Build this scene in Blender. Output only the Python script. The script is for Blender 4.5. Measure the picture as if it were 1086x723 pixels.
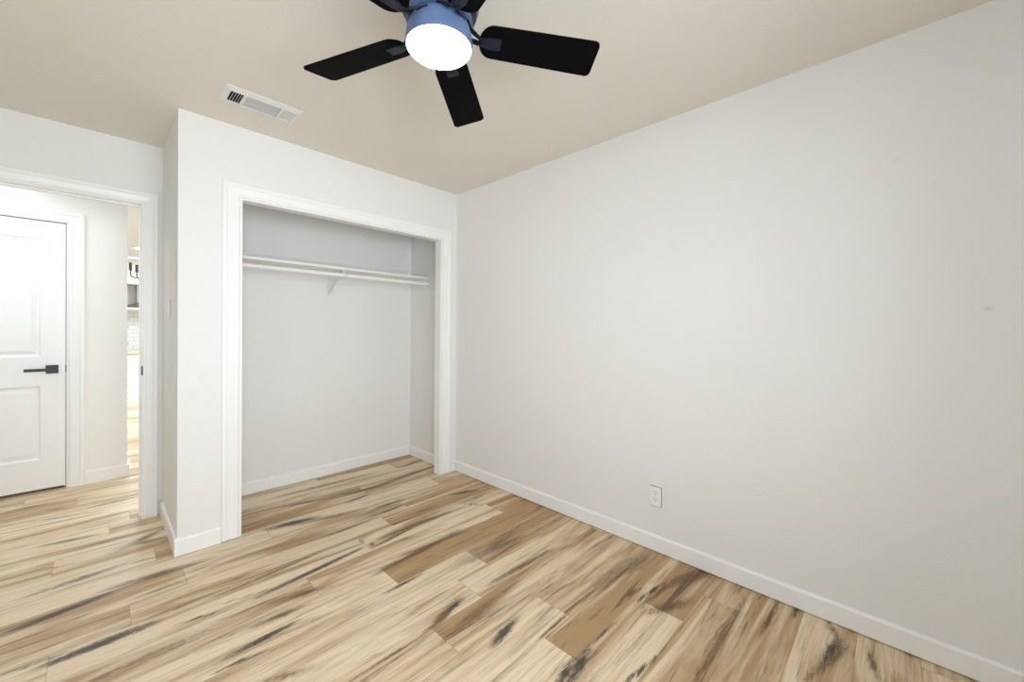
import bpy, bmesh, math, random
from mathutils import Vector, Matrix

sc = bpy.context.scene
for o in list(bpy.data.objects):
    bpy.data.objects.remove(o, do_unlink=True)
C = sc.collection
R = math.radians

# ------------------------------------------------------------------ camera
FPX, YAW, PIT, ROL, SY = 425.9, 0.8037, -0.0073, 0.009, -8.79
CAM = Vector((-2.2189, -2.8311, 1.2531))
fw = Vector((math.sin(YAW)*math.cos(PIT), math.cos(YAW)*math.cos(PIT), math.sin(PIT)))
r0 = Vector((math.cos(YAW), -math.sin(YAW), 0)); u0 = r0.cross(fw)
rr = r0*math.cos(ROL) + u0*math.sin(ROL)
uu = -r0*math.sin(ROL) + u0*math.cos(ROL)
cam_data = bpy.data.cameras.new('camera')
cam_data.sensor_width = 36.0
cam_data.sensor_fit = 'HORIZONTAL'
cam_data.lens = FPX/1086*36.0
cam_data.shift_y = SY/1086
cam_data.clip_start = 0.05
cam = bpy.data.objects.new('camera', cam_data)
M4 = Matrix((rr, uu, -fw)).transposed().to_4x4(); M4.translation = CAM
cam.matrix_world = M4
C.objects.link(cam)
sc.camera = cam

# ------------------------------------------------------------------ light and exposure
sc.view_settings.view_transform = 'Standard'
sc.view_settings.look = 'None'
sc.view_settings.gamma = 1.0
sc.view_settings.use_curve_mapping = False
sc.view_settings.exposure = 0.52
sc.cycles.max_bounces = 14
sc.cycles.diffuse_bounces = 10
sc.cycles.glossy_bounces = 4
sc.cycles.transparent_max_bounces = 8
sc.cycles.sample_clamp_indirect = 6.0
sc.cycles.use_denoising = True

world = bpy.data.worlds.new('sky'); sc.world = world
world.use_nodes = True
wn = world.node_tree.nodes; wl = world.node_tree.links
wbg = wn['Background']
wbg.inputs['Color'].default_value = (0.75, 0.87, 1.0, 1)
wbg.inputs['Strength'].default_value = 1.0

def area(name, loc, rot, sx, sy, power, color, spread=180):
    L = bpy.data.lights.new(name, 'AREA'); L.shape = 'RECTANGLE'
    L.size = sx; L.size_y = sy; L.energy = power; L.color = color; L.spread = R(spread)
    o = bpy.data.objects.new(name, L); o.location = loc; o.rotation_euler = rot
    C.objects.link(o); return o
# daylight outside the bedroom window (back wall, behind the camera); faces +y
area('window_daylight', (-2.15, -4.3, 1.3), (R(90), 0, 0), 2.2, 1.6, 70, (0.885, 0.95, 1.0), 136)
# added fill light outside the added window in the left wall; faces +x
area('side_fill_light', (-3.5, -2.4, 1.5), (R(90), 0, R(-90)), 1.5, 1.4, 16, (0.88, 0.945, 1.0))
# ceiling lamps of the hall and of the kitchen, both out of frame
area('hall_lamp_light', (-2.9, 1.3, 2.36), (0, 0, 0), 0.5, 0.5, 6, (0.88, 0.95, 1.0))
area('kitchen_lamp_light', (-0.9, 4.4, 2.40), (0, 0, 0), 2.4, 3.0, 110, (0.78, 0.89, 1.0))

# ------------------------------------------------------------------ materials
def new_mat(name):
    m = bpy.data.materials.new(name); m.use_nodes = True
    nt = m.node_tree; b = nt.nodes['Principled BSDF']
    return m, nt, b
def simple(name, col, rough=0.5, metal=0.0, spec=0.5, bump=0.0, bscale=200, var=0.0, coat=0.0):
    m, nt, b = new_mat(name)
    b.inputs['Base Color'].default_value = (*col, 1)
    b.inputs['Roughness'].default_value = rough
    b.inputs['Metallic'].default_value = metal
    b.inputs['Specular IOR Level'].default_value = spec
    b.inputs['Coat Weight'].default_value = coat
    tc = nt.nodes.new('ShaderNodeTexCoord')
    n = nt.nodes.new('ShaderNodeTexNoise'); n.inputs['Scale'].default_value = bscale; n.inputs['Detail'].default_value = 3
    nt.links.new(tc.outputs['Object'], n.inputs['Vector'])
    if bump:
        bp = nt.nodes.new('ShaderNodeBump'); bp.inputs['Strength'].default_value = bump; bp.inputs['Distance'].default_value = 0.002
        nt.links.new(n.outputs['Fac'], bp.inputs['Height']); nt.links.new(bp.outputs['Normal'], b.inputs['Normal'])
    mx = nt.nodes.new('ShaderNodeMix'); mx.data_type = 'RGBA'
    mx.inputs['A'].default_value = (*[c*(1-var) for c in col], 1)
    mx.inputs['B'].default_value = (*[min(1, c*(1+var)) for c in col], 1)
    n2 = nt.nodes.new('ShaderNodeTexNoise'); n2.inputs['Scale'].default_value = 3.0
    nt.links.new(tc.outputs['Object'], n2.inputs['Vector'])
    nt.links.new(n2.outputs['Fac'], mx.inputs['Factor']); nt.links.new(mx.outputs['Result'], b.inputs['Base Color'])
    return m
WALLC = (0.79, 0.79, 0.78)
M_wall = simple('wall_paint', WALLC, 0.75, spec=0.25, bump=0.55, bscale=95, var=0.008)
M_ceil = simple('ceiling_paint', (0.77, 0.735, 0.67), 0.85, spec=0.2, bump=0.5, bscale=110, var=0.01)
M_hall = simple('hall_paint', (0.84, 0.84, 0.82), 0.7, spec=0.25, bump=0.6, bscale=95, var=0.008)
M_trim = simple('trim_paint', (0.86, 0.86, 0.855), 0.35, spec=0.45, var=0.005)
M_door = simple('door_paint', (0.86, 0.865, 0.87), 0.4, spec=0.4, var=0.005)
M_black = simple('matte_black_metal', (0.012, 0.013, 0.016), 0.4, spec=0.5, var=0.1)
M_blade = simple('black_blade', (0.0015, 0.0015, 0.002), 0.7, spec=0.06, var=0.1)
M_fan = simple('glow_tinted_metal', (0.085, 0.14, 0.26), 0.45, metal=0.0, spec=0.4, var=0.05)  # the lamp's blue glow on dark metal is put into the base colour
M_iron = simple('dark_iron', (0.006, 0.010, 0.022), 0.45, spec=0.3, var=0.05)
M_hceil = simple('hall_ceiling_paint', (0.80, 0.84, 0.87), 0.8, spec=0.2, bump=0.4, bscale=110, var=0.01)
M_vent = simple('vent_enamel', (0.78, 0.78, 0.77), 0.45, var=0.01)
M_ventslat = simple('vent_slat_enamel', (0.55, 0.56, 0.57), 0.5, var=0.01)
M_dark = simple('duct_shade', (0.01, 0.01, 0.01), 0.9)
M_plastic = simple('white_plastic', (0.84, 0.84, 0.85), 0.3, var=0.005)
M_slot = simple('slot_dark', (0.04, 0.04, 0.04), 0.6)
M_shelf = simple('shelf_melamine', (0.83, 0.825, 0.81), 0.4, var=0.005)
M_rod = simple('rod_white', (0.85, 0.85, 0.84), 0.3, var=0.005)
M_bracket = simple('bracket_metal', (0.74, 0.75, 0.76), 0.35, metal=0.3, var=0.02)
M_steel = simple('strike_steel', (0.05, 0.05, 0.05), 0.35, metal=0.8, var=0.05)
M_hood = simple('brushed_steel', (0.30, 0.30, 0.30), 0.35, metal=0.7, var=0.05)
M_kpaint = simple('kitchen_white', (0.85, 0.86, 0.87), 0.4, var=0.01)
M_counter = simple('butcher_block', (0.72, 0.60, 0.45), 0.45, var=0.08)

def emit_mat(name, col, s):
    m, nt, b = new_mat(name)
    b.inputs['Base Color'].default_value = (0.8, 0.8, 0.8, 1)
    b.inputs['Emission Color'].default_value = (*col, 1)
    b.inputs['Emission Strength'].default_value = s
    return m
M_diff = emit_mat('fan_lamp_glass', (0.86, 0.93, 1.0), 15.0)
M_can = emit_mat('recessed_lamp_lens', (1.0, 0.98, 0.95), 12.0)

# glass: thin, lets daylight through
m, nt, b = new_mat('window_glass'); M_glass = m
tr = nt.nodes.new('ShaderNodeBsdfTransparent'); gl = nt.nodes.new('ShaderNodeBsdfGlossy'); gl.inputs['Roughness'].default_value = 0.02
ms = nt.nodes.new('ShaderNodeMixShader'); ms.inputs['Fac'].default_value = 0.06
nt.links.new(tr.outputs[0], ms.inputs[1]); nt.links.new(gl.outputs[0], ms.inputs[2])
nt.links.new(ms.outputs[0], nt.nodes['Material Output'].inputs['Surface'])

# right wall: same paint plus two small smudges of filler that the photo shows
def smudge_wall():
    m = M_wall.copy(); m.name = 'wall_paint_smudged'
    nt = m.node_tree; b = nt.nodes['Principled BSDF']
    src = b.inputs['Base Color'].links[0].from_socket
    tc = nt.nodes.new('ShaderNodeTexCoord')
    for (y, z, rad, dk) in ((-3.06, 1.345, 0.014, 0.84), (-2.813, 1.944, 0.02, 0.95)):
        d = nt.nodes.new('ShaderNodeVectorMath'); d.operation = 'DISTANCE'
        d.inputs[1].default_value = (0, y, z); nt.links.new(tc.outputs['Object'], d.inputs[0])
        mr = nt.nodes.new('ShaderNodeMapRange'); mr.inputs['From Min'].default_value = rad*0.3; mr.inputs['From Max'].default_value = rad
        mr.inputs['To Min'].default_value = dk; mr.inputs['To Max'].default_value = 1.0
        nt.links.new(d.outputs['Value'], mr.inputs['Value'])
        vm = nt.nodes.new('ShaderNodeVectorMath'); vm.operation = 'SCALE'
        nt.links.new(src, vm.inputs[0]); nt.links.new(mr.outputs['Result'], vm.inputs['Scale'])
        src = vm.outputs['Vector']
    nt.links.new(src, b.inputs['Base Color'])
    return m
M_wallR = smudge_wall()

# white subway tile
m, nt, b = new_mat('white_subway_tile'); M_tile = m
tc = nt.nodes.new('ShaderNodeTexCoord'); mp = nt.nodes.new('ShaderNodeMapping'); mp.inputs['Rotation'].default_value = (R(90), 0, 0)
bk = nt.nodes.new('ShaderNodeTexBrick')
bk.inputs['Color1'].default_value = (0.88, 0.89, 0.90, 1); bk.inputs['Color2'].default_value = (0.85, 0.86, 0.87, 1)
bk.inputs['Mortar'].default_value = (0.62, 0.62, 0.62, 1); bk.inputs['Scale'].default_value = 1.0
bk.inputs['Brick Width'].default_value = 0.15; bk.inputs['Row Height'].default_value = 0.075; bk.inputs['Mortar Size'].default_value = 0.004
nt.links.new(tc.outputs['Object'], mp.inputs['Vector']); nt.links.new(mp.outputs['Vector'], bk.inputs['Vector'])
nt.links.new(bk.outputs['Color'], b.inputs['Base Color']); b.inputs['Roughness'].default_value = 0.2

# plank floor: per-plank colour (darker near the right wall) and random offset, streaky grain, painted-in knots and mineral marks
def floor_mat():
    m, nt, b = new_mat('maple_plank')
    N = nt.nodes; L = nt.links
    def attr(n):
        a = N.new('ShaderNodeAttribute'); a.attribute_name = n; return a
    def math_(op, a, bb=None, c=None, clamp=False):
        n = N.new('ShaderNodeMath'); n.operation = op; n.use_clamp = clamp
        for i, v in enumerate((a, bb, c)):
            if v is None: continue
            if isinstance(v, (int, float)): n.inputs[i].default_value = v
            else: L.new(v, n.inputs[i])
        return n.outputs[0]
    def noise(vec, scale, detail=3, rough=0.55, dist=0.0):
        mp = N.new('ShaderNodeMapping'); mp.inputs['Scale'].default_value = scale
        L.new(vec, mp.inputs['Vector'])
        n = N.new('ShaderNodeTexNoise'); n.inputs['Scale'].default_value = 1.0
        n.inputs['Detail'].default_value = detail; n.inputs['Roughness'].default_value = rough; n.inputs['Distortion'].default_value = dist
        L.new(mp.outputs[0], n.inputs['Vector']); return n.outputs['Fac']
    def ramp(v, lo, hi):
        n = N.new('ShaderNodeMapRange'); n.interpolation_type = 'SMOOTHSTEP'
        n.inputs['From Min'].default_value = lo; n.inputs['From Max'].default_value = hi
        L.new(v, n.inputs['Value']); return n.outputs['Result']
    def mix(f, a, bb):
        n = N.new('ShaderNodeMix'); n.data_type = 'RGBA'
        if isinstance(f, (int, float)): n.inputs['Factor'].default_value = f
        else: L.new(f, n.inputs['Factor'])
        for s, v in (('A', a), ('B', bb)):
            if isinstance(v, tuple): n.inputs[s].default_value = (*v, 1)
            else: L.new(v, n.inputs[s])
        return n.outputs['Result']
    uvw = attr('grain').outputs['Vector']
    pl = N.new('ShaderNodeSeparateColor'); L.new(attr('plank').outputs['Color'], pl.inputs[0])
    mk = N.new('ShaderNodeSeparateColor'); L.new(attr('mark').outputs['Color'], mk.inputs[0])
    sm = attr('seam').outputs['Fac']
    CREAM, TAN, BROWN, DARK = FLOOR_COLS
    broad = noise(uvw, (0.9, 9, 1), 5, 0.6, 1.0)
    # heartwood bands: wide soft areas, stronger on darker boards
    tone = math_('MULTIPLY_ADD', pl.outputs[0], 0.18, broad)
    base = mix(math_('MULTIPLY', ramp(tone, 0.46, 0.74), 0.92), CREAM, TAN)
    base = mix(math_('MULTIPLY', pl.outputs[0], 0.22), base, TAN)
    fine = noise(uvw, (6, 150, 1), 4, 0.65, 0.3)
    base = mix(math_('MULTIPLY', ramp(fine, 0.46, 0.66), 0.32), base, TAN)
    stre = noise(uvw, (1.3, 24, 5), 6, 0.66, 1.4)
    amt = math_('MULTIPLY', ramp(stre, 0.53, 0.66), math_('MULTIPLY_ADD', math_('MULTIPLY', math_('ADD', pl.outputs[0], 0.25), ramp(broad, 0.36, 0.58)), 0.85, 0.15))
    base = mix(amt, base, BROWN)
    st2 = noise(uvw, (2.0, 40, 9), 5, 0.68, 2.0)
    base = mix(math_('MULTIPLY', ramp(st2, 0.65, 0.72), 0.75), base, DARK)
    gr = noise(uvw, (14, 110, 3), 6, 0.78, 2.2)
    br = ramp(math_('MULTIPLY_ADD', gr, 1.8, mk.outputs[0]), 1.0, 1.6)
    gy = ramp(math_('MULTIPLY_ADD', gr, 2.2, mk.outputs[1]), 1.15, 1.75)
    both = math_('MAXIMUM', mk.outputs[0], mk.outputs[1])
    halo = math_('MULTIPLY', both, math_('MULTIPLY_ADD', broad, 1.6, -0.1), clamp=True)
    base = mix(math_('MULTIPLY', halo, 0.5), base, BROWN)
    base = mix(math_('MULTIPLY', br, math_('MULTIPLY', ramp(mk.outputs[0], 0.03, 0.3), 0.92)), base, BROWN)
    base = mix(math_('MULTIPLY', gy, math_('MULTIPLY', ramp(mk.outputs[1], 0.03, 0.3), 0.95)), base, DARK)
    base = mix(math_('MULTIPLY', mk.outputs[2], 0.45), base, (0.60, 0.57, 0.55))
    base = mix(math_('MULTIPLY', sm, 0.5), base, BROWN)
    L.new(base, b.inputs['Base Color'])
    b.inputs['Specular IOR Level'].default_value = 0.4
    rg = noise(uvw, (3, 20, 1), 2)
    L.new(math_('MULTIPLY_ADD', rg, 0.15, 0.33), b.inputs['Roughness'])
    bp = N.new('ShaderNodeBump'); bp.inputs['Strength'].default_value = 0.12; bp.inputs['Distance'].default_value = 0.001
    L.new(fine, bp.inputs['Height']); L.new(bp.outputs[0], b.inputs['Normal'])
    return m
FLOOR_COLS = ((0.84, 0.695, 0.50), (0.42, 0.255, 0.11), (0.13, 0.068, 0.024), (0.050, 0.036, 0.024))
M_floor = floor_mat()

# ------------------------------------------------------------------ mesh helpers
def box(bm, x0, y0, z0, x1, y1, z1):
    x0, x1 = sorted((x0, x1)); y0, y1 = sorted((y0, y1)); z0, z1 = sorted((z0, z1))
    v = [bm.verts.new(p) for p in ((x0,y0,z0),(x1,y0,z0),(x1,y1,z0),(x0,y1,z0),(x0,y0,z1),(x1,y0,z1),(x1,y1,z1),(x0,y1,z1))]
    for f in ((3,2,1,0),(4,5,6,7),(0,1,5,4),(1,2,6,5),(2,3,7,6),(3,0,4,7)):
        bm.faces.new([v[i] for i in f])
def prism(bm, pts, fn, a, b_):
    """polygon pts (p,q) extruded between a and b_; fn(p,q,t)->xyz"""
    A = [bm.verts.new(fn(p, q, a)) for p, q in pts]; B = [bm.verts.new(fn(p, q, b_)) for p, q in pts]
    n = len(pts)
    bm.faces.new(A); bm.faces.new(B[::-1])
    for i in range(n): bm.faces.new((A[i], B[i], B[(i+1) % n], A[(i+1) % n]))
def lathe(bm, prof, seg=48, c=(0, 0, 0), cap=True):
    rings = []
    for r, z in prof:
        if r < 1e-5: rings.append([bm.verts.new((c[0], c[1], c[2]+z))])
        else: rings.append([bm.verts.new((c[0]+r*math.cos(2*math.pi*k/seg), c[1]+r*math.sin(2*math.pi*k/seg), c[2]+z)) for k in range(seg)])
    for a, b_ in zip(rings, rings[1:]):
        for k in range(seg):
            k2 = (k+1) % seg
            if len(a) == 1 and len(b_) == 1: continue
            if len(a) == 1: bm.faces.new((a[0], b_[k], b_[k2]))
            elif len(b_) == 1: bm.faces.new((a[k], b_[0], a[k2]))
            else: bm.faces.new((a[k], b_[k], b_[k2], a[k2]))
    for rg in (rings[0], rings[-1]):
        if cap and len(rg) > 1: bm.faces.new(rg)
def tube(bm, pts, r, seg=12):
    pts = [Vector(p) for p in pts]; rings = []
    up = Vector((0, 0, 1))
    for i, p in enumerate(pts):
        d = (pts[min(i+1, len(pts)-1)] - pts[max(i-1, 0)]).normalized()
        a = d.cross(up)
        if a.length < 1e-3: a = d.cross(Vector((0.3, 1, 0)))
        if i and a.dot(pa) < 0: a = -a
        a.normalize(); pa = a; bb = d.cross(a)
        rad = r[i] if isinstance(r, (list, tuple)) else r
        rings.append([bm.verts.new(p + a*rad*math.cos(2*math.pi*k/seg) + bb*rad*math.sin(2*math.pi*k/seg)) for k in range(seg)])
    for a, b_ in zip(rings, rings[1:]):
        for k in range(seg): bm.faces.new((a[k], a[(k+1) % seg], b_[(k+1) % seg], b_[k]))
    bm.faces.new(rings[0]); bm.faces.new(rings[-1][::-1])
def obj(name, bm, mat, parent=None, bevel=0.0, smooth=False, segs=2, mtx=None):
    bmesh.ops.recalc_face_normals(bm, faces=bm.faces)
    if bevel:
        es = [e for e in bm.edges if len(e.link_faces) == 2 and e.calc_face_angle(0) > 0.6]
        bmesh.ops.bevel(bm, geom=es, offset=bevel, segments=segs, affect='EDGES', clamp_overlap=True)
    me = bpy.data.meshes.new(name); bm.to_mesh(me); bm.free()
    me.materials.append(mat)
    if smooth:
        for p in me.polygons: p.use_smooth = True
        try: me.set_sharp_from_angle(angle=R(35))
        except Exception: pass
    o = bpy.data.objects.new(name, me); C.objects.link(o)
    if parent: o.parent = parent
    if mtx is not None: o.matrix_local = mtx
    return o
def nb(): return bmesh.new()
def tag(o, label, cat, group=None, kind=None):
    if label: o['label'] = label
    if cat: o['category'] = cat
    if group: o['group'] = group
    if kind: o['kind'] = kind
    return o
def empty(name, loc, label, cat, group=None, rz=0, kind=None):
    o = bpy.data.objects.new(name, None); C.objects.link(o); o.location = loc; o.rotation_euler = (0, 0, rz)
    o.empty_display_size = 0.1
    return tag(o, label, cat, group, kind)
def boxes(name, lst, mat, label, cat, kind='structure', bevel=0.0, parent=None):
    bm = nb()
    for b_ in lst: box(bm, *b_)
    o = obj(name, bm, mat, parent, bevel)
    if parent is None: tag(o, label, cat, kind=kind)
    return o
# ------------------------------------------------------------------ dimensions
H = 2.44
XL, YB = -2.95, -3.54            # left and back wall of the bedroom
CX = -1.908                      # left face of the closet bump-out
D = 0.713                        # face of the wall with the bedroom doorway
CB = 0.681                       # closet back wall
T = 0.075                        # closet front wall thickness
HY = 1.80                        # hall wall
KY = 7.45                        # kitchen far wall

# ------------------------------------------------------------------ floor
MARKS = [(-2.42, -0.22, -2.23, -0.19, 0.035, 0.95, 1), (-2.28, -0.576, -2.12, -0.576, 0.04, 0.95, 1), (-2.1, -0.527, -1.79, -0.527, 0.03, 0.5, 0), (-2.28, 0.48, -2.07, 0.476, 0.02, 0.5, 1), (-2.4, 0.063, -2.14, 0.094, 0.04, 0.5, 1), (-2.43, 0.296, -2.32, 0.303, 0.04, 0.4, 0), (-2.09, 0.323, -1.94, 0.427, 0.05, 0.6, 0), (-2.11, -0.137, -1.89, -0.155, 0.05, 0.7, 0), (-2.09, -0.309, -1.9, -0.297, 0.02, 0.6, 0), (-2.22, -0.797, -1.84, -0.793, 0.05, 0.45, 0), (-1.95, -0.664, -1.87, -0.679, 0.012, 0.8, 1), (-2.08, 0.079, -1.99, 0.066, 0.015, 0.6, 0), (-2.45, -0.527, -2.3, -0.546, 0.02, 0.5, 1), (-1.82, -1.005, -1.67, -0.997, 0.022, 0.95, 1), (-1.71, -0.901, -1.6, -0.909, 0.03, 0.8, 0), (-1.79, -0.552, -1.42, -0.522, 0.02, 0.75, 0), (-1.65, -0.694, -1.21, -0.642, 0.025, 0.85, 1), (-1.8, -0.642, -1.64, -0.673, 0.012, 0.6, 0), (-1.6, -0.803, -1.48, -0.839, 0.05, 0.6, 0), (-1.13, -0.565, -1.09, -0.68, 0.012, 0.8, 0), (-1.09, -0.671, -0.84, -0.636, 0.02, 0.8, 0), (-1.17, -0.916, -0.71, -0.881, 0.035, 0.8, 0), (-1.23, -1.092, -1.1, -1.087, 0.015, 0.9, 1), (-1.88, -1.061, -1.8, -1.07, 0.015, 0.8, 1), (-1.54, -1.437, -1.23, -1.449, 0.012, 0.6, 0), (-1.23, -1.432, -1.1, -1.389, 0.04, 0.8, 0), (-1.79, -1.231, -1.7, -1.274, 0.03, 0.6, 0), (-1.06, -1.67, -1.02, -1.661, 0.035, 0.95, 1), (-1.05, -1.971, -1.01, -1.966, 0.03, 0.9, 1), (-0.99, -1.989, -0.93, -1.977, 0.035, 0.9, 1), (-0.94, -1.794, -0.73, -1.785, 0.012, 0.85, 0), (-0.73, -1.785, -0.59, -1.789, 0.01, 0.7, 0), (-0.71, -1.966, -0.79, -1.964, 0.01, 0.8, 1), (-0.78, -1.166, -0.46, -1.191, 0.05, 0.6, 0), (-0.83, -1.395, -0.47, -1.412, 0.03, 0.75, 0), (-1.1, -1.397, -1.07, -1.392, 0.02, 0.9, 1), (-0.44, -1.976, -0.28, -1.998, 0.012, 0.9, 1), (-0.46, -2.004, -0.16, -2.034, 0.02, 0.75, 0), (-0.45, -2.067, -0.36, -2.113, 0.05, 0.8, 0), (-0.45, -1.787, 0.02, -1.842, 0.09, 0.5, 0), (-0.9, -2.144, -0.76, -2.167, 0.012, 0.9, 1), (-1.17, -1.518, -0.92, -1.487, 0.06, 0.5, 0), (-0.3, -1.563, -0.01, -1.584, 0.012, 0.7, 0), (-0.19, -2.05, 0.02, -2.125, 0.06, 0.8, 0), (-0.72, -2.321, -0.04, -2.324, 0.02, 0.7, 0), (-0.28, -2.431, -0.14, -2.433, 0.02, 0.6, 0), (-0.23, -2.65, -0.17, -2.66, 0.03, 0.9, 1), (-0.4, -2.616, -0.17, -2.686, 0.03, 0.7, 0), (-0.02, -2.627, -0.08, -2.652, 0.03, 0.6, 0), (-0.13, -2.765, -0.22, -2.784, 0.02, 0.7, 0), (-0.05, -2.51, -0.0, -2.514, 0.02, 0.8, 1), (-1.39, -0.032, -1.28, -0.057, 0.05, 0.95, 1), (-1.28, -0.093, -0.95, -0.171, 0.05, 0.6, 0), (-0.87, 0.149, -0.62, 0.137, 0.035, 0.85, 0), (-0.93, 0.018, -0.82, 0.035, 0.015, 0.9, 1), (-0.59, 0.163, -0.06, 0.217, 0.05, 0.75, 0), (-0.82, -0.217, -0.71, -0.222, 0.02, 0.95, 1), (-0.87, -0.311, -0.78, -0.318, 0.015, 0.9, 1), (-0.7, -0.478, -0.59, -0.483, 0.015, 0.85, 0), (-0.3, -0.418, -0.21, -0.448, 0.03, 0.9, 1), (-0.98, -0.614, -0.58, -0.62, 0.035, 0.8, 0), (-0.97, -0.717, -0.9, -0.735, 0.015, 0.7, 0), (-1.0, -0.867, -0.65, -0.908, 0.02, 0.8, 0), (-0.25, 0.403, -0.08, 0.455, 0.03, 0.7, 0), (-1.31, 0.265, -1.01, 0.173, 0.03, 0.5, 1), (-1.23, 0.465, -0.59, 0.44, 0.06, 0.5, 0), (-0.75, -1.175, -0.48, -1.141, 0.05, 0.6, 0), (-0.38, -0.593, -0.31, -0.681, 0.015, 0.7, 0), (-2.58, 1.472, -2.48, 1.476, 0.03, 0.7, 0), (-2.63, 1.188, -2.22, 1.06, 0.015, 0.6, 0), (-2.58, 1.034, -2.21, 1.014, 0.02, 0.6, 0), (-2.39, 0.657, -2.27, 0.633, 0.03, 0.7, 1), (-2.44, 1.332, -2.38, 1.277, 0.03, 0.5, 0), (-2.21, 1.186, -2.04, 1.197, 0.03, 0.5, 1), (-2.1, 0.326, -1.94, 0.302, 0.04, 0.6, 0)]
MARKS += [(-1.73, -0.02, -1.60, -0.05, 0.05, 0.9, 2), (-0.22, -0.02, -0.07, -0.09, 0.05, 0.8, 2),
          (-0.80, -1.17, -0.70, -1.17, 0.05, 0.5, 2), (-0.30, -2.10, -0.15, -2.14, 0.03, 0.5, 2),
          (-0.95, -1.55, -0.80, -1.56, 0.04, 0.5, 2), (-1.9, -0.1, -1.75, -0.15, 0.06, 0.4, 2)]
JOINTS = {0: -1.99, 2: -1.905, 4: -1.13, 5: -1.485, 6: -1.184, 7: -0.763, 9: -1.24, 10: -0.775, 11: -0.948, 12: -0.455, 13: -0.214}
TONES = {(5, 0): 0.6, (5, 1): 0.1, (6, 0): 0.05, (6, 1): 0.75, (7, 0): 0.15, (7, 1): 0.9, (11, 0): 0.0, (11, 1): 0.7, (12, 0): 0.35, (12, 1): 1.0, (13, 0): 0.45, (13, 1): 0.8, (4, 1): 0.3, (2, 0): 0.7, (0, 1): 0.8, (9, 1): 0.6, (10, 0): 0.2, (10, 1): 0.45}
def make_floor():
    W, L = 0.183, 1.21
    rnd = random.Random(11)
    X0, X1, Y0, Y1 = -4.3, 2.2, YB-0.1, KY+0.1
    verts, faces, cols, grain, marks, seam = [], [], [], [], [], []
    k = 20
    while True:
        ytop = 0.115 + W/2 - W*k + 0
        if ytop > Y1: pass
        k -= 1
        if k < -60: break
    ks = range(-45, 24)
    for k in ks:
        yc = 0.115 - W*k
        ya, yb = yc - W/2, yc + W/2
        if yb < Y0 or ya > Y1: continue
        ya, yb = max(ya, Y0), min(yb, Y1)
        jx = JOINTS.get(k, rnd.uniform(-L, 0))
        j = jx - math.ceil((jx - X0)/L)*L
        while j < X1:
            xa, xb = max(j, X0), min(j+L, X1); j += L
            if xb - xa < 1e-4: continue
            fine = (yb > -3.4 and ya < 1.9 and xb > -2.95 and xa < 0.02)
            nx = max(1, int((xb-xa)/(0.025 if fine else 0.4))); ny = 14 if fine else 2
            c = (min(1.0, rnd.random()*0.7 + (0.35 if (xa+xb)/2 > -0.75 and yb < 0.8 else 0.0)), rnd.random(), rnd.random()); ox, oy = rnd.uniform(0, 90), rnd.uniform(0, 90)  # boards near the right wall start from a darker tone
            tv = TONES.get((k, 1 if (xa+xb)/2 > JOINTS.get(k, 9) else 0)) if -1.3 < (xa+xb)/2 - JOINTS.get(k, 9) < 1.3 else None
            if tv is not None: c = (tv, c[1], c[2])
            us = [0, 0.0018] + [0.0018 + (xb-xa-0.0036)*i/nx for i in range(1, nx)] + [xb-xa-0.0018, xb-xa]
            vs = [0, 0.0015] + [0.0015 + (yb-ya-0.003)*i/ny for i in range(1, ny)] + [yb-ya-0.0015, yb-ya]
            base = len(verts)
            near = [m for m in MARKS if max(m[0], m[2]) > xa-0.3 and min(m[0], m[2]) < xb+0.3 and ya-0.02 < (m[1]+m[3])/2 < yb+0.02] if fine else []
            for v in vs:
                for u in us:
                    x, y = xa+u, ya+v
                    verts.append((x, y, 0.0)); cols.append(c); grain.append((x+ox, y+oy, c[2]*30))
                    seam.append(1.0 if (u in (us[0], us[-1]) or v in (vs[0], vs[-1])) else 0.0)
                    mr = [0.0, 0.0, 0.0]
                    for (ax, ay, bx, by, w, s, kd) in near:
                        dx, dy = bx-ax, by-ay; ln = math.hypot(dx, dy)+1e-6
                        t = ((x-ax)*dx + (y-ay)*dy)/ln; dd = abs((x-ax)*dy - (y-ay)*dx)/ln
                        e = max(0, -t, t-ln)
                        # taper to the ends
                        f = math.exp(-(dd/(w*0.62))**2) * math.exp(-(e/(0.03+w*1.6))**2) * (1 - 0.35*abs(2*min(1, max(0, t/ln))-1))
                        mr[kd] = max(mr[kd], f*s)
                    marks.append(mr)
            nu = len(us)
            for a in range(len(vs)-1):
                for b_ in range(nu-1):
                    i = base + a*nu + b_
                    faces.append((i, i+1, i+1+nu, i+nu))
    # underside so the floor has thickness
    b0 = len(verts)
    for p in ((X0, Y0), (X1, Y0), (X1, Y1), (X0, Y1)):
        verts.append((p[0], p[1], -0.02)); cols.append((0, 0, 0)); grain.append((0, 0, 0)); seam.append(0); marks.append([0, 0, 0])
    faces.append((b0+3, b0+2, b0+1, b0))
    me = bpy.data.meshes.new('floor'); me.from_pydata(verts, [], faces)
    n = len(verts)
    a = me.attributes.new('plank', 'FLOAT_COLOR', 'POINT'); a.data.foreach_set('color', [q for c in cols for q in (*c, 1)])
    a = me.attributes.new('mark', 'FLOAT_COLOR', 'POINT'); a.data.foreach_set('color', [q for c in marks for q in (*c, 1)])
    a = me.attributes.new('grain', 'FLOAT_VECTOR', 'POINT'); a.data.foreach_set('vector', [q for c in grain for q in c])
    a = me.attributes.new('seam', 'FLOAT', 'POINT'); a.data.foreach_set('value', seam)
    me.materials.append(M_floor)
    o = bpy.data.objects.new('floor', me); C.objects.link(o)
    tag(o, 'light maple plank floor with dark streaks and knots', 'floor', kind='structure')
make_floor()

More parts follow.
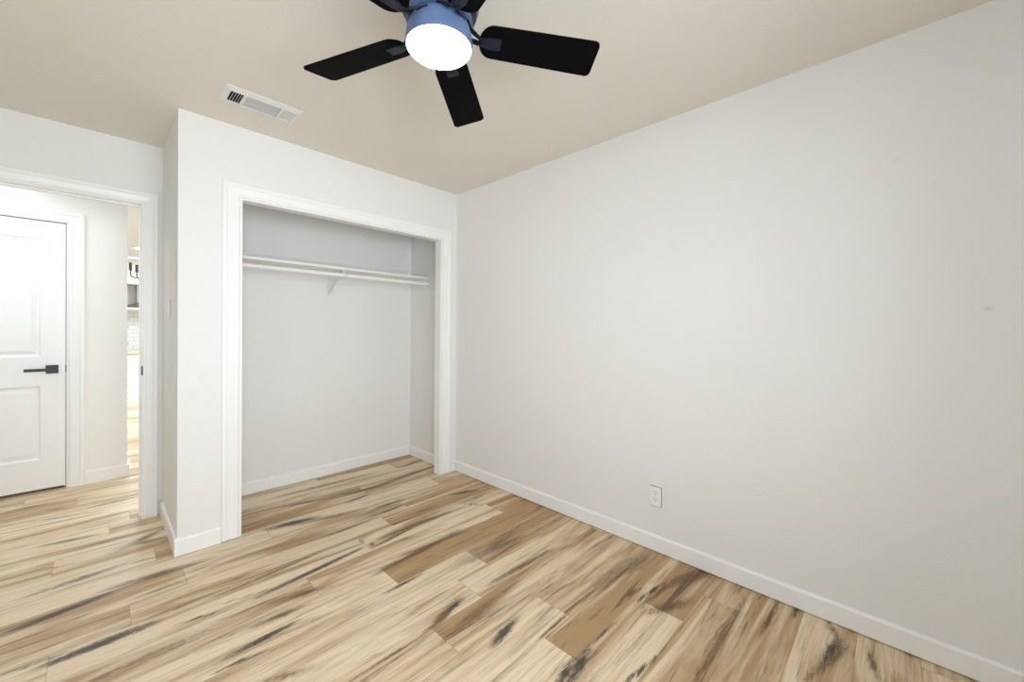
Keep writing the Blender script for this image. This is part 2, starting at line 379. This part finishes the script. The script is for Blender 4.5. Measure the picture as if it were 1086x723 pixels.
# ------------------------------------------------------------------ walls and ceiling
boxes('ceiling', [(XL-0.12, YB-0.12, H, 0.12, D+0.117, H+0.1)], M_ceil, 'beige-white textured bedroom ceiling', 'ceiling')
boxes('ceiling_hall', [(-4.3, D+0.117, H, 2.2, KY+0.1, H+0.1)], M_hceil, 'white ceiling of the hall and kitchen beyond the doorway', 'ceiling')
boxes('wall_right', [(0, YB-0.12, 0, 0.12, T, H)], M_wallR, 'large blank off-white wall at the right', 'wall')
# closet front wall with its wide opening
OL, OR_, OZ = -1.622, -0.157, 2.026
boxes('wall_closet_front', [(CX, 0, 0, OL, T, H), (OR_, 0, 0, 0, T, H), (OL, 0, OZ, OR_, T, H)], M_wall, 'off-white wall around the closet opening', 'wall')
boxes('wall_closet_left', [(CX, T, 0, CX+T, D+0.117, H)], M_wall, 'narrow off-white return wall between closet and bedroom doorway', 'wall')
boxes('wall_closet_right', [(-0.035, T, 0, 0.12, D+0.117, H)], M_wall, 'off-white side wall inside the closet at its right end', 'wall')
boxes('wall_closet_back', [(CX+T, CB, 0, -0.035, D+0.117, H)], M_wall, 'off-white back wall inside the closet', 'wall')
DL, DR, DZ = -2.80, -2.010, 2.045
boxes('wall_doorway', [(XL, D, 0, DL-0.014, D+0.117, H), (DR+0.014, D, 0, CX, D+0.117, H), (DL-0.014, D, DZ+0.014, DR+0.014, D+0.117, H)], M_wall, 'off-white wall around the bedroom doorway at far left', 'wall')
# window wall behind the camera
WX0, WX1, WZ0, WZ1 = -2.72, -1.12, 0.70, 1.98
boxes('wall_left', [(XL-0.12, YB-0.12, 0, XL, -2.95, H), (XL-0.12, -1.85, 0, XL, D+0.117, H), (XL-0.12, -2.95, 0, XL, -1.85, 0.9), (XL-0.12, -2.95, 2.08, XL, -1.85, H)], M_wall, 'off-white left wall of the bedroom', 'wall')
boxes('wall_back', [(XL, YB-0.12, 0, WX0, YB, H), (WX1, YB-0.12, 0, 0, YB, H), (WX0, YB-0.12, 0, WX1, YB, WZ0), (WX0, YB-0.12, WZ1, WX1, YB, H)], M_wall, 'off-white wall with the window behind the camera', 'wall')
wf = boxes('window_1', [(WX0, YB-0.09, WZ0, WX0+0.05, YB-0.03, WZ1), (WX1-0.05, YB-0.09, WZ0, WX1, YB-0.03, WZ1), (WX0+0.05, YB-0.09, WZ0, WX1-0.05, YB-0.03, WZ0+0.05),
      (WX0+0.05, YB-0.09, WZ1-0.05, WX1-0.05, YB-0.03, WZ1), (-1.94, YB-0.085, WZ0+0.05, -1.90, YB-0.035, WZ1-0.05)], M_trim, 'white framed sliding window behind the camera', 'window')
boxes('glass_pane', [(WX0+0.05, YB-0.064, WZ0+0.05, -1.94, YB-0.058, WZ1-0.05)], M_glass, None, None, parent=wf)
boxes('glass_pane', [(-1.90, YB-0.064, WZ0+0.05, WX1-0.05, YB-0.058, WZ1-0.05)], M_glass, None, None, parent=wf)
w2 = boxes('fill_window', [(XL-0.09, -2.95, 0.9, XL-0.03, -2.90, 2.08), (XL-0.09, -1.90, 0.9, XL-0.03, -1.85, 2.08), (XL-0.09, -2.90, 0.9, XL-0.03, -1.90, 0.95), (XL-0.09, -2.90, 2.03, XL-0.03, -1.90, 2.08),
      (XL-0.085, -2.90, 1.47, XL-0.035, -1.90, 1.51)], M_trim, 'white framed window added in the unseen left wall for fill light', 'window')  # unseen window, added so the side fill light can enter
boxes('glass_pane', [(XL-0.064, -2.90, 0.95, XL-0.058, -1.90, 1.47)], M_glass, None, None, parent=w2)
boxes('glass_pane', [(XL-0.064, -2.90, 1.51, XL-0.058, -1.90, 2.03)], M_glass, None, None, parent=w2)
# hall and kitchen shell
boxes('wall_hall', [(-4.2, HY, 0, -3.150, HY+0.115, H), (-2.364, HY, 0, -2.034, HY+0.115, H), (-3.150, HY, 2.052, -2.364, HY+0.115, H)], M_hall, 'bright white hall wall beyond the doorway', 'wall')
boxes('wall_hall_left', [(-4.3, D+0.117, 0, -4.2, KY, H)], M_hall, 'white end wall of the hall, left', 'wall')
boxes('wall_hall_front', [(-4.2, D+0.003, 0, XL-0.12, D+0.117, H), (0.12, D+0.003, 0, 2.1, D+0.117, H)], M_hall, 'white hall wall on the bedroom side', 'wall')
boxes('wall_kitchen_right', [(2.1, D+0.003, 0, 2.2, KY, H)], M_hall, 'white right wall of the kitchen', 'wall')
boxes('wall_kitchen_back', [(-4.3, KY, 0, 2.2, KY+0.1, H)], M_hall, 'white far wall of the kitchen', 'wall')
boxes('wall_door_light_block', [(-3.25, 2.6, 0, -2.2, 2.7, H), (-3.25, HY+0.115, 0, -3.16, 2.6, H), (-2.29, HY+0.115, 0, -2.2, 2.6, H)], M_hall, 'unseen white walls added to darken the space behind the hall door', 'wall')  # added walls block kitchen light so the gap under the door stays dark
boxes('trim_backsplash', [(-3.0, KY-0.012, 0.6, 1.0, KY, 1.60)], M_tile, 'white subway tile backsplash on the far kitchen wall', 'backsplash')

# ------------------------------------------------------------------ trim
def casing(name, x0, x1, z1, yface, sgn, w, label, z0=0.0, parent=None, mat=None):
    """mitred moulding round an opening; profile runs from the inner edge outward"""
    prof = [(0, 0), (0, 0.010), (0.004, 0.013), (w*0.16, 0.013), (w*0.19, 0.0105), (w*0.24, 0.010), (w*0.60, 0.0135), (w*0.66, 0.0125), (w*0.70, 0.0155), (w*0.76, 0.018), (w*0.95, 0.018), (w, 0.015), (w, 0)]
    bm = nb(); rings = []
    for fx in ('lb', 'lt', 'rt', 'rb'):
        ring = []
        for o_, d in prof:
            x = x0-o_ if fx[0] == 'l' else x1+o_
            z = z0 if fx[1] == 'b' else z1+o_
            ring.append(bm.verts.new((x, yface + sgn*d, z)))
        rings.append(ring)
    n = len(prof)
    for a, b_ in zip(rings, rings[1:]):
        for i in range(n): bm.faces.new((a[i], a[(i+1) % n], b_[(i+1) % n], b_[i]))
    bm.faces.new(rings[0]); bm.faces.new(rings[-1])
    o = obj(name, bm, mat or M_trim, parent)
    if parent is None: tag(o, label, 'trim', kind='structure')
    return o
casing('trim_1', -1.628, -0.152, 2.022, 0, -1, 0.083, 'white moulded casing around the closet opening', z0=0.006)
boxes('trim_2', [(OL, -0.002, 0.002, OL+0.012, T+0.002, OZ), (OR_-0.012, -0.002, 0.002, OR_, T+0.002, OZ), (OL+0.012, -0.002, OZ-0.012, OR_-0.012, T+0.002, OZ)], M_trim, 'white jamb boards lining the closet opening', 'trim')
casing('trim_3', DL-0.006, DR+0.006, DZ+0.005, D, -1, 0.072, 'white moulded casing around the bedroom doorway', z0=0.0)
jm = boxes('trim_4', [(DL-0.014, D-0.002, 0, DL, D+0.119, DZ), (DR, D-0.002, 0, DR+0.014, D+0.119, DZ), (DL-0.014, D-0.002, DZ, DR+0.014, D+0.119, DZ+0.014),
      (DL, D+0.045, 0, DL+0.010, D+0.08, DZ), (DR-0.010, D+0.045, 0, DR, D+0.08, DZ), (DL+0.01, D+0.045, DZ-0.010, DR-0.01, D+0.08, DZ)], M_trim, 'white jamb and stop lining the bedroom doorway', 'trim')
boxes('strike_plate', [(DR-0.0015, D-0.0035, 0.935, DR+0.010, D+0.028, 0.995)], M_steel, None, None, parent=jm)
casing('trim_5', -3.150, -2.358, 2.046, HY, -1, 0.080, 'white casing around the hall door', mat=M_door)
boxes('trim_6', [(-3.150, HY-0.002, 0, -3.140, HY+0.115, 2.052), (-2.374, HY-0.002, 0, -2.364, HY+0.115, 2.052), (-3.140, HY-0.002, 2.042, -2.374, HY+0.115, 2.052),
      (-3.140, HY+0.048, 0, -3.125, HY+0.08, 2.042), (-2.389, HY+0.048, 0, -2.374, HY+0.08, 2.042)], M_door, 'white jamb lining the hall door', 'trim')

def baseboard(name, a, b_, nrm, label, h=0.090, t=0.013, gap=0.001):
    """run from a to b_ along a wall face; nrm points into the room"""
    a = Vector((*a, 0)); b_ = Vector((*b_, 0)); n = Vector((*nrm, 0))
    prof = [(0, gap), (t, gap), (t, h-0.010), (t*0.75, h-0.003), (t*0.35, h), (0, h)]
    bm = nb()
    prism(bm, prof, lambda p, q, s: tuple((a + (b_-a)*s + n*p) + Vector((0, 0, q))), 0, 1)
    return tag(obj(name, bm, M_trim), label, 'baseboard', kind='structure')
baseboard('baseboard_right', (0, YB), (0, -0.001), (-1, 0), 'white baseboard along the large right wall', h=0.092, gap=0.005)
baseboard('baseboard_closet_front', (CX-0.013, 0), (-1.712, 0), (0, -1), 'short white baseboard left of the closet opening', h=0.095)
baseboard('baseboard_closet_side', (CX, 0.0), (CX, D-0.019), (-1, 0), 'white baseboard on the return wall beside the doorway', h=0.095)
baseboard('baseboard_closet_back', (CX+T, CB), (-0.035, CB), (0, -1), 'white baseboard along the back of the closet', h=0.092)
baseboard('baseboard_closet_right', (-0.035, T), (-0.035, CB-0.013), (-1, 0), 'white baseboard on the right side wall inside the closet', h=0.092)
baseboard('baseboard_closet_left', (CX+T, T), (CX+T, CB-0.013), (1, 0), 'white baseboard on the left side wall inside the closet', h=0.092)
baseboard('baseboard_left', (XL, YB), (XL, D), (1, 0), 'white baseboard on the left bedroom wall')
baseboard('baseboard_back', (XL+0.013, YB), (-0.013, YB), (0, 1), 'white baseboard under the window')
baseboard('baseboard_hall', (-2.277, HY), (-2.021, HY), (0, -1), 'white baseboard on the hall wall right of the hall door', h=0.105)
baseboard('baseboard_hall_end', (-2.034, HY), (-2.034, HY+0.115), (1, 0), 'white baseboard wrapping the end of the hall wall', h=0.105)
baseboard('baseboard_hall_left', (-4.2, HY), (-3.232, HY), (0, -1), 'white baseboard on the hall wall left of the hall door')

# ------------------------------------------------------------------ hall door
def panel_door():
    x0, x1, z0, z1, yf = -3.136, -2.379, 0.022, 2.036, HY+0.006
    bm = nb()
    px0, px1 = x0+0.125, x1-0.125
    panels = [(px0, 1.020, px1, 1.905), (px0, 0.245, px1, 0.800)]
    zs = [z0, 0.245, 0.800, 1.020, 1.905, z1]
    yb = yf+0.036
    # stiles and rails
    box(bm, x0, yf, z0, px0, yb, z1); box(bm, px1, yf, z0, x1, yb, z1)
    for a, b_ in ((z0, 0.245), (0.800, 1.020), (1.905, z1)): box(bm, px0, yf, a, px1, yb, b_)
    # moulded recess and raised field of each panel
    for (ax, az, bx, bz) in panels:
        steps = [(0, 0.0), (0.010, 0.009), (0.022, 0.010), (0.045, 0.003), (0.047, 0.003)]
        rings = []
        for ins, dep in steps:
            rings.append([bm.verts.new(p) for p in ((ax+ins, yf+dep, az+ins), (bx-ins, yf+dep, az+ins), (bx-ins, yf+dep, bz-ins), (ax+ins, yf+dep, bz-ins))])
        for r1, r2 in zip(rings, rings[1:]):
            for i in range(4): bm.faces.new((r1[i], r1[(i+1) % 4], r2[(i+1) % 4], r2[i]))
        bm.faces.new(rings[-1])
        box(bm, ax, yf+0.02, az, bx, yb, bz)
    d = obj('door_1', bm, M_door)
    tag(d, 'white two-panel hall door with black lever handle, closed', 'door', kind='structure')
    h = nb(); xc, zc = -2.447, 0.922
    box(h, xc-0.032, yf-0.010, zc-0.032, xc+0.032, yf, zc+0.032)
    ho = obj('door_handle', h, M_black, d, bevel=0.002); ho['label'] = 'matte black square rose with lever'
    l = nb()
    box(l, xc-0.011, yf-0.045, zc-0.011, xc+0.011, yf-0.008, zc+0.011)
    box(l, xc-0.135, yf-0.055, zc-0.012, xc+0.012, yf-0.044, zc+0.010)
    obj('lever', l, M_black, ho, bevel=0.002)
    lt = nb(); box(lt, x1-0.001, yf-0.0015, zc-0.028, x1+0.009, yf+0.003, zc+0.028)
    obj('latch_plate', lt, M_steel, d)
    return d
panel_door()

# ------------------------------------------------------------------ closet shelf, rod and bracket
sh = empty('closet_shelf', (-0.934, CB, 1.722), 'long white closet shelf board resting on painted wall cleats', 'shelf')
def local(bm_boxes, off):
    bm = nb()
    for b_ in bm_boxes:
        box(bm, b_[0]-off[0], b_[1]-off[1], b_[2]-off[2], b_[3]-off[0], b_[4]-off[1], b_[5]-off[2])
    return bm
so = (-0.934, CB, 1.722)
obj('shelf_board', local([(CX+T, 0.372, 1.722, -0.035, CB, 1.741)], so), M_shelf, sh, bevel=0.002)
boxes('trim_7', [(CX+T, CB-0.016, 1.634, -0.035, CB, 1.7215)], M_wall, 'painted cleat along the closet back wall under the shelf', 'cleat')
boxes('trim_8', [(-0.051, T+0.01, 1.634, -0.035, CB-0.016, 1.7215)], M_wall, 'painted cleat on the right closet wall under the shelf', 'cleat')
boxes('trim_9', [(CX+T, T+0.01, 1.634, CX+T+0.016, CB-0.016, 1.7215)], M_wall, 'painted cleat on the left closet wall under the shelf', 'cleat')

rd = empty('clothes_rod', (-0.84, 0.345, 1.674), 'round white clothes rod running below the closet shelf', 'closet rod')
bm = nb(); tube(bm, [(CX+T+0.018+0.84, 0, 0), (0, 0, 0), (-0.053+0.84, 0, 0)], 0.0155, 20)
obj('rod', bm, M_rod, rd, smooth=True)
for xs, s in ((-0.051+0.84, -1), (CX+T+0.016+0.84, 1)):
    bm = nb(); N_ = 24
    def fx(p, q, t, xs=xs, s=s): return (xs + s*t, p, q)
    prism(bm, [(0.030*math.cos(2*math.pi*k/N_), 0.030*math.sin(2*math.pi*k/N_)) for k in range(N_)], fx, 0, 0.004)
    # open cup wall
    arc = [(-200 + k*220/16) for k in range(17)]
    outer = [(0.022*math.cos(R(a)), 0.022*math.sin(R(a))) for a in arc]; inner = [(0.0175*math.cos(R(a)), 0.0175*math.sin(R(a))) for a in arc]
    for i in range(16):
        prism(bm, [outer[i], outer[i+1], inner[i+1], inner[i]], fx, 0.004, 0.018)
    obj('rod_socket', bm, M_bracket, rd)

bo = Vector((-0.84, CB-0.016, 1.54))
br = empty('shelf_bracket', bo, 'white metal bracket at mid span holding up closet shelf and rod', 'bracket')
def bb_(lst):
    bm = nb()
    for b_ in lst: box(bm, b_[0]-bo.x, b_[1]-bo.y, b_[2]-bo.z, b_[3]-bo.x, b_[4]-bo.y, b_[5]-bo.z)
    return bm
obj('wall_plate', bb_([(-0.853, CB-0.020, 1.535, -0.830, CB-0.016, 1.722)]), M_bracket, br)
obj('shelf_arm', bb_([(-0.853, 0.375, 1.7185, -0.827, CB-0.020, 1.7215), (-0.8415, 0.375, 1.704, -0.8385, CB-0.020, 1.7185)]), M_bracket, br)
bm = nb()
def plate(pts, hw):
    prism(bm, pts, lambda p, q, t: (t, p-bo.y, q-bo.z), -hw, hw)
plate([(CB-0.020, 1.560), (CB-0.020, 1.545), (0.395, 1.704), (0.412, 1.7045)], 0.006)
obj('brace', bm, M_bracket, br)
bm = nb()
pts = []
arc = [(-10 - k*190/14) for k in range(15)]
for i in range(14):
    a, b2 = arc[i], arc[i+1]
    P = lambda r, an: (0.345 + r*math.cos(R(an)), 1.674 + r*math.sin(R(an)))
    plate([P(0.0195, a), P(0.0195, b2), P(0.0160, b2), P(0.0160, a)], 0.010)
plate([(0.361, 1.672), (0.366, 1.668), (0.392, 1.7185), (0.380, 1.7185)], 0.010)
obj('rod_hook', bm, M_bracket, br)

# ------------------------------------------------------------------ ceiling fan
FX, FY = -1.456, -1.761
ZB = 2.197
fan = empty('ceiling_fan', (FX, FY, H), 'black five-blade ceiling fan with a lit round lamp', 'ceiling fan')
def fz(z): return z - H
bm = nb(); lathe(bm, [(0.0, 0), (0.082, 0), (0.084, -0.012), (0.075, -0.045), (0.045, -0.055), (0.0, -0.055)], 48)
obj('ceiling_canopy', bm, M_black, fan, smooth=True)
bm = nb(); lathe(bm, [(0.0, fz(2.386)), (0.06, fz(2.386)), (0.105, fz(2.372)), (0.122, fz(2.345)), (0.125, fz(2.285)), (0.118, fz(2.262)), (0.095, fz(2.250)), (0.0, fz(2.250))], 56)
obj('motor_housing', bm, M_black, fan, smooth=True)
bm = nb(); lathe(bm, [(0.0, fz(2.2505)), (0.100, fz(2.2505)), (0.105, fz(2.244)), (0.105, fz(2.232)), (0.098, fz(2.227)), (0.0, fz(2.227))], 56)
obj('rotor_flange', bm, M_fan, fan, smooth=True)
ZD = 2.153
bm = nb(); lathe(bm, [(0.0, fz(2.227)), (0.088, fz(2.227)), (0.096, fz(2.215)), (0.102, fz(2.196)), (0.1055, fz(ZD+0.014)), (0.1065, fz(ZD+0.004)), (0.105, fz(ZD-0.002)), (0.103, fz(ZD-0.003)), (0.101, fz(ZD+0.004)), (0.0, fz(ZD+0.006))], 64)
obj('light_kit_ring', bm, M_fan, fan, smooth=True)
bm = nb(); lathe(bm, [(0.0, fz(ZD+0.006)), (0.1008, fz(ZD+0.005)), (0.1006, fz(ZD-0.002)), (0.095, fz(ZD-0.010)), (0.080, fz(ZD-0.018)), (0.050, fz(ZD-0.024)), (0.0, fz(ZD-0.027))], 64)
obj('lamp_diffuser', bm, M_diff, fan, smooth=True)['label'] = 'glowing cool white round diffuser'
PITCH = R(-11.8)
def blade_mesh():
    bm = nb(); pts = []
    r0_, r1_, w0, w1 = 0.128, 0.538, 0.060, 0.069
    # root: round end
    for k in range(13):
        a = R(90 + 180*k/12); pts.append((r0_+0.045 + 0.045*math.cos(a), w0*math.sin(a)))
    def corner(cx, cy, rad, a0, a1):
        for k in range(7):
            a = R(a0 + (a1-a0)*k/6); pts.append((cx + rad*math.cos(a), cy + rad*math.sin(a)))
    corner(r1_-0.030, -w1+0.022, 0.022, -90, 0)
    corner(r1_-0.018, w1-0.018, 0.018, 0, 90)
    prism(bm, pts, lambda p, q, t: (p, q, t), -0.003, 0.003)
    return bm
def iron_mesh():
    bm = nb()
    # two prongs from the rotor converging into a neck, then a plate under the blade
    for s in (-1, 1):
        prism(bm, [(0.070, s*0.040), (0.080, s*0.018), (0.100, s*0.010), (0.138, s*0.001), (0.150, s*0.001), (0.150, s*0.015), (0.128, s*0.016), (0.100, s*0.028), (0.088, s*0.048)],
              lambda p, q, t: (p, q, t + max(0.0, 1 - max(0, p-0.085)/0.05)*0.030), -0.008, -0.003)
    prism(bm, [(0.148, -0.016), (0.158, -0.021), (0.196, -0.021), (0.200, -0.017), (0.200, 0.017), (0.196, 0.021), (0.158, 0.021), (0.148, 0.016)], lambda p, q, t: (p, q, t), -0.0075, -0.003)
    return bm
def screw_mesh():
    bm = nb()
    for cx, cy in ((0.165, 0.012), (0.165, -0.012), (0.190, 0.0)):
        lathe(bm, [(0, -0.0095), (0.003, -0.009), (0.004, -0.0075), (0, -0.0075)], 12, (cx, cy, 0))
    return bm
protoB = None
for k in range(5):
    a = R(38.7 + 72*k + (0.9 if k == 0 else 0))
    mt = Matrix.Translation((0, 0, fz(ZB))) @ Matrix.Rotation(a, 4, 'Z') @ Matrix.Rotation(R(1.3) if k == 0 else 0, 4, 'Y') @ Matrix.Rotation(PITCH, 4, 'X')
    if protoB is None:
        b1 = obj('blade', blade_mesh(), M_blade, fan, bevel=0.001, segs=1)
        i1 = obj('blade_iron', iron_mesh(), M_iron, b1); s1 = obj('screws', screw_mesh(), M_black, i1)
        protoB = (b1, i1); b_o = b1
    else:
        b_o = protoB[0].copy(); C.objects.link(b_o); b_o.parent = fan
        i_o = protoB[1].copy(); C.objects.link(i_o); i_o.parent = b_o
    b_o.matrix_local = mt
# screws sit on the irons: fold them into one level only
bpy.data.objects.remove(bpy.data.objects['screws'], do_unlink=True)

# ------------------------------------------------------------------ ceiling register
VX0, VX1, VY0, VY1 = -1.777, -1.426, -0.463, -0.265
vo = Vector(((VX0+VX1)/2, (VY0+VY1)/2, H))
vent = empty('air_vent', vo, 'white rectangular ceiling air register above the closet wall', 'air vent')
hw, hh = (VX1-VX0)/2, (VY1-VY0)/2
iw, ih = hw-0.024, hh-0.036
bm = nb()
def framepiece(bm, o, i, z0, z1):
    A = [(-o[0], -o[1]), (o[0], -o[1]), (o[0], o[1]), (-o[0], o[1])]; B = [(-i[0], -i[1]), (i[0], -i[1]), (i[0], i[1]), (-i[0], i[1])]
    for k in range(4):
        k2 = (k+1) % 4
        v = [bm.verts.new(p) for p in ((*A[k], z0), (*A[k2], z0), (*B[k2], z1), (*B[k], z1), (*A[k], 0), (*A[k2], 0), (*B[k2], 0), (*B[k], 0))]
        for f in ((0,1,2,3),(7,6,5,4),(0,4,5,1),(1,5,6,2),(2,6,7,3),(3,7,4,0)): bm.faces.new([v[q] for q in f])
framepiece(bm, (hw, hh), (iw, ih), -0.003, -0.012)
# bars between the three louver banks
xb1, xb2 = -iw+0.066, iw-0.066
box(bm, xb1-0.007, -ih, -0.012, xb1+0.007, ih, -0.002); box(bm, xb2-0.007, -ih, -0.012, xb2+0.007, ih, -0.002)
bmesh.ops.remove_doubles(bm, verts=bm.verts, dist=1e-6)
obj('frame', bm, M_vent, vent)
bm = nb(); box(bm, -iw, -ih, -0.0015, iw, ih, -0.0003); obj('duct_shade_plate', bm, M_dark, vent)  # flat dark plate stands for the shade inside the duct
def slat(cx, cy, lx, ly, tilt, axis, mat):
    bm = nb(); box(bm, -lx/2, -ly/2, -0.0006, lx/2, ly/2, 0.0006)
    o = obj('slat', bm, mat, vent)
    o.matrix_local = Matrix.Translation((cx, cy, -0.0068)) @ Matrix.Rotation(tilt, 4, axis)
    return o
for k in range(6):
    slat(-iw+0.004+0.0112*k, 0, 0.0065, 2*ih, R(-60), 'Y', M_vent)
    slat(iw-0.005-0.0112*k, 0, 0.0084, 2*ih, R(12), 'Y', M_vent)
for k in range(11):
    slat(0, -ih+0.006+(2*ih-0.012)*k/10, (xb2-xb1)-0.014, 0.0080, R(-12), 'X', M_ventslat)

# ------------------------------------------------------------------ outlet on the right wall, switch beside the doorway
ow = empty('wall_outlet', (0, -1.843, 0.312), 'white duplex wall outlet low on the large right wall', 'outlet')
bm = nb(); box(bm, -0.006, -0.036, -0.058, 0, 0.036, 0.058); obj('cover_plate', bm, M_plastic, ow, bevel=0.003)
for dz in (0.020, -0.020):
    bm = nb()
    N_ = 24; pts = []
    for k in range(N_):
        a = 2*math.pi*k/N_; pts.append((max(-0.0165, min(0.0165, 0.0185*math.cos(a))), max(-0.0145, min(0.0145, 0.018*math.sin(a)))))
    prism(bm, pts, lambda p, q, t: (t, p, q+dz), -0.0080, -0.0058)
    s = obj('socket', bm, M_plastic, ow)
    bm = nb()
    box(bm, -0.0084, -0.0075, dz+0.001, -0.0079, -0.0050, dz+0.009); box(bm, -0.0084, 0.0050, dz+0.002, -0.0079, 0.0075, dz+0.009)
    box(bm, -0.0084, -0.0025, dz-0.009, -0.0079, 0.0025, dz-0.004)
    obj('slots', bm, M_slot, s)
bm = nb(); lathe(bm, [(0, 0), (0.003, 0.0004), (0.0035, 0.002), (0, 0.002)], 12)
so_ = obj('screw', bm, M_bracket, ow); so_.matrix_local = Matrix.Translation((-0.0075, 0, 0)) @ Matrix.Rotation(R(90), 4, 'Y')

sw = empty('light_switch', (CX, 0.335, 1.355), 'off-white rocker light switch on return wall beside the doorway', 'light switch')
bm = nb(); box(bm, -0.006, -0.035, -0.0575, 0, 0.035, 0.0575); obj('cover_plate', bm, M_wall, sw, bevel=0.003)
bm = nb(); box(bm, -0.0085, -0.0165, -0.033, -0.0055, 0.0165, 0.033); obj('rocker', bm, M_plastic, sw, bevel=0.001)

# ------------------------------------------------------------------ kitchen seen through the doorway
kc = empty('kitchen_peninsula', (-1.0, 6.385, 0), 'white shiplap kitchen peninsula with a pale wood countertop', 'counter')
bm = nb()
box(bm, -1.6, 0.02, 0.0, 1.0, 0.60, 0.792)
for k in range(7):
    z0 = 0.06 + k*0.1045
    box(bm, -1.6, 0.0, z0+0.003, 1.0, 0.02, z0+0.1015)
box(bm, -1.6, 0.008, 0.0, 1.0, 0.02, 0.06)
obj('cabinet_base', bm, M_kpaint, kc)
bm = nb(); box(bm, -1.63, -0.03, 0.793, 1.0, 0.62, 0.832); obj('worktop', bm, M_counter, kc, bevel=0.003)

hx = -1.50
hd = empty('range_hood', (hx, KY-0.012, 1.55), 'grey steel range hood above the tile in the far kitchen', 'range hood')
bm = nb()
y0, yw = -0.50, 0.0
box(bm, -0.45, y0, 0.0, 0.45, yw, 0.035)
obj('lower_lip', bm, M_kpaint, hd)
bm = nb()
lo = [(-0.45, y0, 0.0355), (0.45, y0, 0.0355), (0.45, yw, 0.0355), (-0.45, yw, 0.0355)]
hi = [(-0.20, y0+0.15, 0.13), (0.20, y0+0.15, 0.13), (0.20, yw, 0.13), (-0.20, yw, 0.13)]
A = [bm.verts.new(p) for p in lo]; B = [bm.verts.new(p) for p in hi]
bm.faces.new(A); bm.faces.new(B)
for i in range(4): bm.faces.new((A[i], A[(i+1) % 4], B[(i+1) % 4], B[i]))
obj('canopy', bm, M_hood, hd)
bm = nb(); box(bm, -0.20, y0+0.15, 0.1305, 0.20, yw, 0.455); obj('chimney', bm, M_hood, hd)
boxes('trim_soffit', [(-2.6, KY-0.45, 2.006, 1.0, KY, H)], M_hall, 'white soffit over the range hood', 'soffit')

ch = empty('chandelier', (-1.66, 5.0, H), 'black candle-style chandelier hanging in the far kitchen', 'chandelier')
bm = nb(); lathe(bm, [(0, 0), (0.06, 0), (0.055, -0.02), (0.01, -0.03), (0.006, -0.035), (0.006, -0.46), (0.0, -0.46)], 20); obj('stem', bm, M_black, ch, smooth=True)
bm = nb(); lathe(bm, [(0, -0.46), (0.02, -0.465), (0.026, -0.49), (0.02, -0.515), (0.0, -0.525)], 20); obj('hub', bm, M_black, ch, smooth=True)
for k in range(6):
    a = R(190 + 60*k); c_, s_ = math.cos(a), math.sin(a)
    pr = [(0.02, -0.495), (0.12, -0.495), (0.185, -0.493), (0.208, -0.483), (0.218, -0.462), (0.22, -0.40)]
    bm = nb(); tube(bm, [(r*c_, r*s_, z) for r, z in pr], 0.0075, 8); am = obj('arm', bm, M_black, ch, smooth=True)
    bm = nb(); lathe(bm, [(0, -0.401), (0.017, -0.400), (0.017, -0.29), (0.0, -0.288)], 14, (0.22*c_, 0.22*s_, 0)); obj('candle_socket', bm, M_black, am, smooth=True)
for (x, y, lab) in ((-1.768, 6.70, 'round recessed ceiling light farther away, near the range hood'), (-1.746, 5.46, 'round recessed ceiling light nearer, beside the door casing')):
    cl = empty('ceiling_light', (x, y, H), lab, 'ceiling light', 'recessed lights in the kitchen ceiling')
    bm = nb(); lathe(bm, [(0.075, -0.0002), (0.098, -0.0002), (0.098, -0.004), (0.075, -0.008)], 32, cap=False); obj('trim_ring', bm, M_kpaint, cl)
    bm = nb(); lathe(bm, [(0, -0.0005), (0.0748, -0.0005), (0.0748, -0.004), (0, -0.004)], 32); obj('lens', bm, M_can, cl)
